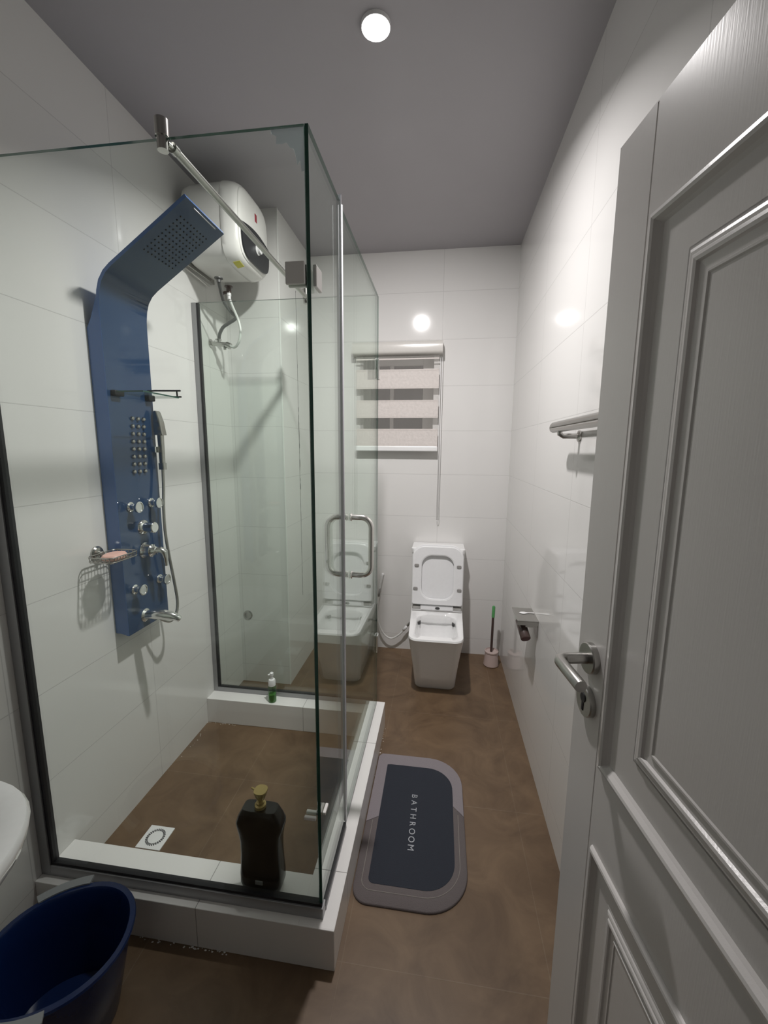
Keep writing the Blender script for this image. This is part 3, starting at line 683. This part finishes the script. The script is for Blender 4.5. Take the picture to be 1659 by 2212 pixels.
for (x, y, z), wv, hv in zip([(1.627, 1.965, .7235), (1.632, 1.965, .7235), (1.642, 1.965, .7235), (1.652, 1.966, .7235), (1.660, 1.966, .7235), (1.667, 1.966, .7237), (1.680, 1.967, .7239), (1.696, 1.967, .7242)], (.002, .0085, .0125, .0115, .007, .004, .0035, .004), (.001, .0022, .0024, .0024, .0022, .002, .002, .0018)):
    ring.append([Vector((x, y+wv*math.cos(a*PI/6), z+hv*math.sin(a*PI/6))) for a in range(12)])
sn.loft(ring); so = sn.build('spoon', 'white'); so['label'] = 'small white plastic spoon lying on top of the steel paper holder'; so['category'] = 'spoon'

# ------------------------------------------------------------------ towel rail
tr = thing('towel_rail', 'brushed steel double towel rail on the right wall half hidden by the door', 'towel rail', (R, 1.3, 1.57))
b = MB(); xr = R-.066; ys, ye = 1.605, .98
b.tube([(xr, ye, 1.586), (xr, ys-.02, 1.586), (xr, ys-.006, 1.583), (xr, ys, 1.577), (xr, ys-.006, 1.571), (xr, ys-.02, 1.568), (xr, ye, 1.568)], .0098, 14)
b.build('rail_bar', 'steel', tr)
for y in (1.50, 1.06):
    b = MB(); b.tube([(R, y, 1.545), (xr+.012, y, 1.545), (xr, y, 1.552), (xr, y, 1.568)], .009, 12); b.lathe((R, y, 1.545), (-1, 0, 0), [(.019, 0), (.019, .006), (.010, .010)], 20)
    b.build('rail_post', 'dull_chrome', tr)
b = MB(); b.tube([(R-.02, ye, 1.584), (R-.02, 1.52, 1.584)], .005, 10); b.build('rear_bar', 'steel', tr)

# ------------------------------------------------------------------ entrance door, standing open
E = Vector((1.494, .753, 0)); D = Vector((.13, -.99, 0)).normalized(); N = Vector((D.y, -D.x, 0)); N = N if N.x < 0 else -N
DM = Matrix((D, N, Vector((0, 0, 1)))).transposed().to_4x4(); DM.translation = E    # u along leaf from free edge, n out of its face, z up
dr1 = bpy.data.objects.new('door_1', None); C.objects.link(dr1); dr1.location = E + D*.76; dr1['kind'] = 'structure'; ORIG['door_1'] = Vector(dr1.location)
DW, DH, DT = .758, 1.956, .040
def frame_bands(b, u0, u1, z0, z1, prof):
    """nested rectangular moulding; prof: (inset, height above face)"""
    rings = []
    for i, h in prof: rings.append([DM @ Vector((u, h, z)) for u, z in ((u0+i, z0+i), (u1-i, z0+i), (u1-i, z1-i), (u0+i, z1-i))])
    b.loft(rings, cap0=False, cap1=True, smooth=False)
b = MB()
panels = ((.103, .655, .985, 1.812), (.103, .655, .12, .838))
# leaf slab with the face built as strips around the two panels
b.box((0, -DT, .008), (DW, -.0030, DH), mtx=DM); b.box((0, -.0032, .008), (.0022, -.00005, DH), mtx=DM); b.box((0, -.0032, DH-.0022), (DW, -.00005, DH), mtx=DM); b.box((DW-.0022, -.0032, .008), (DW, -.00005, DH), mtx=DM)
def strip(u0, u1, z0, z1): b.add([DM @ Vector((u, 0, z)) for u, z in ((u0, z0), (u1, z0), (u1, z1), (u0, z1))], [[0, 1, 2, 3]])
strip(.002, .0885, .010, DH-.002); strip(.0915, .103, .010, DH-.002); strip(.655, DW-.002, .010, DH-.002)
strip(.103, .655, .010, .12); strip(.103, .655, .838, .985); strip(.103, .655, 1.812, DH-.002)
b.add([DM @ Vector((u, h, z)) for z in (.01, DH-.002) for u, h in ((.0885, 0), (.09, -.0025), (.0915, 0))], [[0, 1, 4, 3], [1, 2, 5, 4]])
b.build('door_leaf', 'door', dr1)
prof = [(0, 0), (.001, .004), (.004, .0075), (.009, .0085), (.013, .0070), (.017, .001), (.024, -.0065), (.030, -.008), (.036, -.0065), (.040, -.0065), (.047, -.0085), (.052, -.0085),
        (.070, -.0085), (.071, -.0045), (.074, -.0030), (.078, -.0030), (.080, -.0005), (.084, .0010), (.088, .0010), (.090, .0035), (.094, .0045), (.098, .0035), (.100, .000), (.112, -.001), (.114, .0022), (.117, .0022), (.119, .0005)]
for P_ in panels:
    k_ = 1.0 if P_[2] > .5 else .72
    b = MB(); frame_bands(b, *P_, [(i*k_, h*(1 if k_ == 1 else .8)) for i, h in prof]); b.build('door_panel', 'door', dr1)
def dl(b, u, z, prof, n=32): return b.lathe(DM @ Vector((u, 0, z)), N, prof, n)
b = MB(); dl(b, .050, 1.148, [(.0265, 0), (.0265, .009), (.025, .011), (.0, .011)])
hd = b.build('door_handle', 'steel', dr1)
b = MB(); P3 = lambda u, n_, z: DM @ Vector((u, n_, z))
path = [(.050, .008, 1.148), (.050, .044, 1.148)]
for i in range(1, 7): a = i/6*PI/2; path.append((.050+.016*(1-math.cos(a)), .044+.016*math.sin(a), 1.148))
path += [(.135, .060, 1.148), (.1375, .060, 1.148)]
b.tube([P3(*p) for p in path], [.0098]*(len(path)-1)+[.009], 20); b.build('lever', 'steel', hd)
b = MB(); dl(b, .050, 1.068, [(.0265, 0), (.0265, .008), (.025, .010), (.0, .010)]); lk = b.build('lock_rosette', 'steel', dr1)
b = MB(); b.lathe(P3(.050, .010, 1.075), N, [(.008, 0), (.008, .0015), (0, .0015)], 20); b.box((.0475, .010, 1.052), (.0525, .0112, 1.072), mtx=DM); b.build('keyhole', 'gasket', lk)

# ------------------------------------------------------------------ bath mat
bm_ = thing('bath_mat', 'grey and charcoal bath mat lettered BATHROOM on the floor beside the shower curb', 'bath mat', (1.17, 1.5, 0))
X0, X1, Y0, Y1 = .9735, 1.368, 1.140, 1.822
o_ = rrect(X0, X1, Y0, Y1, [.055, .15, .15, .02], 12)
i_ = rrect(1.022, 1.324, 1.205, 1.756, [.02, .11, .11, .004], 12)
def matring(pl, z, dx=0.0):   # far left corner rides up the curb a little
    out = []
    for x, y in pl:
        lift = 0; out.append(Vector((x, y, z+lift)))
    return out
def shrink(pl, k):
    cx, cy = (X0+X1)/2, (Y0+Y1)/2; hx, hy = (X1-X0)/2, (Y1-Y0)/2
    return [(cx+(x-cx)*(1-k/hx), cy+(y-cy)*(1-k/hy)) for x, y in pl]
b = MB(); b.loft([matring(o_, .0003), matring(o_, .007), matring(shrink(o_, .003), .0095), matring(i_, .0102)], cap0=True, cap1=True)
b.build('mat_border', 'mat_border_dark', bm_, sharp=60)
MB().loft([matring(i_, .0098), matring(i_, .0112)], smooth=False).build('mat_pad', 'mat_pad', bm_, sharp=60)
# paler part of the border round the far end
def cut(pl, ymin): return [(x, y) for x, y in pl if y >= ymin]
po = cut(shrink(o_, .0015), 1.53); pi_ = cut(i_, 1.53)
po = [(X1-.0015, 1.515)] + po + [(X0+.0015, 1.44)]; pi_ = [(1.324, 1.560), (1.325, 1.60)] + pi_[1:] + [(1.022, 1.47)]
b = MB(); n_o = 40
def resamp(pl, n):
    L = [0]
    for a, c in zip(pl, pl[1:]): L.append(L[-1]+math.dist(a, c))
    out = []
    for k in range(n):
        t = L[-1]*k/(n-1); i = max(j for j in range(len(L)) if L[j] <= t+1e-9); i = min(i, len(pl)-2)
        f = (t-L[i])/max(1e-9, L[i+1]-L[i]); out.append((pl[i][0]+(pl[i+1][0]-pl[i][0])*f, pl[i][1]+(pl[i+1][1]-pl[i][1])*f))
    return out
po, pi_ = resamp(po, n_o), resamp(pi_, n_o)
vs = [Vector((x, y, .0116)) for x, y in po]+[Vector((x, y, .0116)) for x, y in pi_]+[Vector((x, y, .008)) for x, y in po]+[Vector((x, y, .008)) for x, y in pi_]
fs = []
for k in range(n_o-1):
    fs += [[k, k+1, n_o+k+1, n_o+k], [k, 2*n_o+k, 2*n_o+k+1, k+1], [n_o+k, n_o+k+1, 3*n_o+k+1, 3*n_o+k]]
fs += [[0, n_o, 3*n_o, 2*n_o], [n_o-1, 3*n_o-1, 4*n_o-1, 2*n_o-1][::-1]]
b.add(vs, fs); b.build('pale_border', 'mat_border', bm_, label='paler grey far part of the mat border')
rd = [(x, y) for x, y in rrect(1.000, 1.343, 1.182, 1.79, [.035, .13, .13, .004], 12) if y < 1.50]
# open ridge line along the near part: from the left side round the near end to the right side
k_ = max(range(len(rd)), key=lambda i: 0)
left = [p for p in rd]
rdp = [(1.000, 1.45)] + [p for p in rd] + [(1.343, 1.52)]
MB().tube([Vector((x, y, .0104)) for x, y in rdp], .0012, 6).build('stitched_ridge', 'mat_ridge', bm_)
# lettering, one mesh per letter
cu = bpy.data.curves.new('letters', 'FONT'); cu.size = .034
txt = 'BATHROOM'; cu.extrude = .0003; dg = None
for k, ch in enumerate(txt):
    cu.body = ch; cu.align_x = 'CENTER'; tmp = bpy.data.objects.new('tmp', cu); C.objects.link(tmp)
    dg = bpy.context.evaluated_depsgraph_get(); me = bpy.data.meshes.new_from_object(tmp.evaluated_get(dg)); bpy.data.objects.remove(tmp)
    y = 1.588 - k*(1.588-1.352)/7
    off = ORIG[bm_.name]
    for v in me.vertices:
        X, Y = v.co.x, v.co.y
        v.co = Vector((1.150 + Y, y - X, .0118+v.co.z)) - off
    me.materials.append(M['letters'])
    lo_ = bpy.data.objects.new('letter', me); C.objects.link(lo_); lo_.parent = bm_

# ------------------------------------------------------------------ washbasin on the left, only its end in view
wb = thing('washbasin', 'white washbasin at the left, its rounded end beside the shower', 'washbasin', (0.0, .35, .8))
b = MB(); cx, cy = .290, .360
def rg(a, c, z, dx=0):
    return [Vector((max(.001, cx+dx+((x-cx) if x > cx else (x-cx)*.289/.250)), y, z)) for x, y in superell(cx, cy, a, c, 2.4, 48)]
b.loft([rg(.10, .12, .60, -.06), rg(.16, .19, .63, -.05), rg(.215, .260, .70, -.03), rg(.245, .300, .765), rg(.250, .307, .790), rg(.245, .302, .800), rg(.212, .268, .800), rg(.200, .255, .790), rg(.17, .22, .73), rg(.10, .14, .68), rg(.03, .03, .672)])
b.build('basin_bowl', 'ceramic', wb, sharp=60)
MB().loft([z_(superell(.11, .34, .095, .10, 2.6, 32), z) for z in (0.0, .05, .59, .62)]).build('pedestal', 'ceramic', wb)

# ------------------------------------------------------------------ blue tub on the floor
bt = thing('plastic_tub', 'navy blue oval plastic tub on the floor in front of the shower curb', 'tub', (.315, .755, 0))
tr_ = math.radians(26)
def tg(a, c, z): return [Vector((x, y, z)) for x, y in superell(.300, .752, a, c, 2.15, 56, tr_)]
MB().loft([tg(.115, .095, .0005), tg(.120, .100, .005), tg(.150, .128, .16), tg(.160, .137, .232), tg(.170, .148, .236), tg(.174, .152, .242), tg(.172, .150, .248), tg(.160, .137, .248), tg(.156, .133, .240), tg(.146, .124, .16), tg(.118, .097, .012), tg(.06, .05, .009)]).build('tub_body', 'tub', bt, sharp=50)
for s_ in (1, -1):
    ring = []
    for k in range(13):
        t = (-.5+k/12)*.70 + (PI/2 if s_ > 0 else -PI/2) + .18*s_
        c_, s2 = math.cos(t), math.sin(t); pts = []
        for rr, zz in ((.146, .246), (.170, .2465), (.170, .2525), (.146, .2525)):
            sc_ = 1 if k not in (0, 12) else .97
            x = (rr+.002+.024)*c_; y = rr*s2*1.0
            pts.append(Vector((.300+x*math.cos(tr_)-y*math.sin(tr_), .752+x*math.sin(tr_)+y*math.cos(tr_), zz)))
        ring.append(pts)
    MB().loft(ring, smooth=False).build('grip', 'tub_grip', bt)
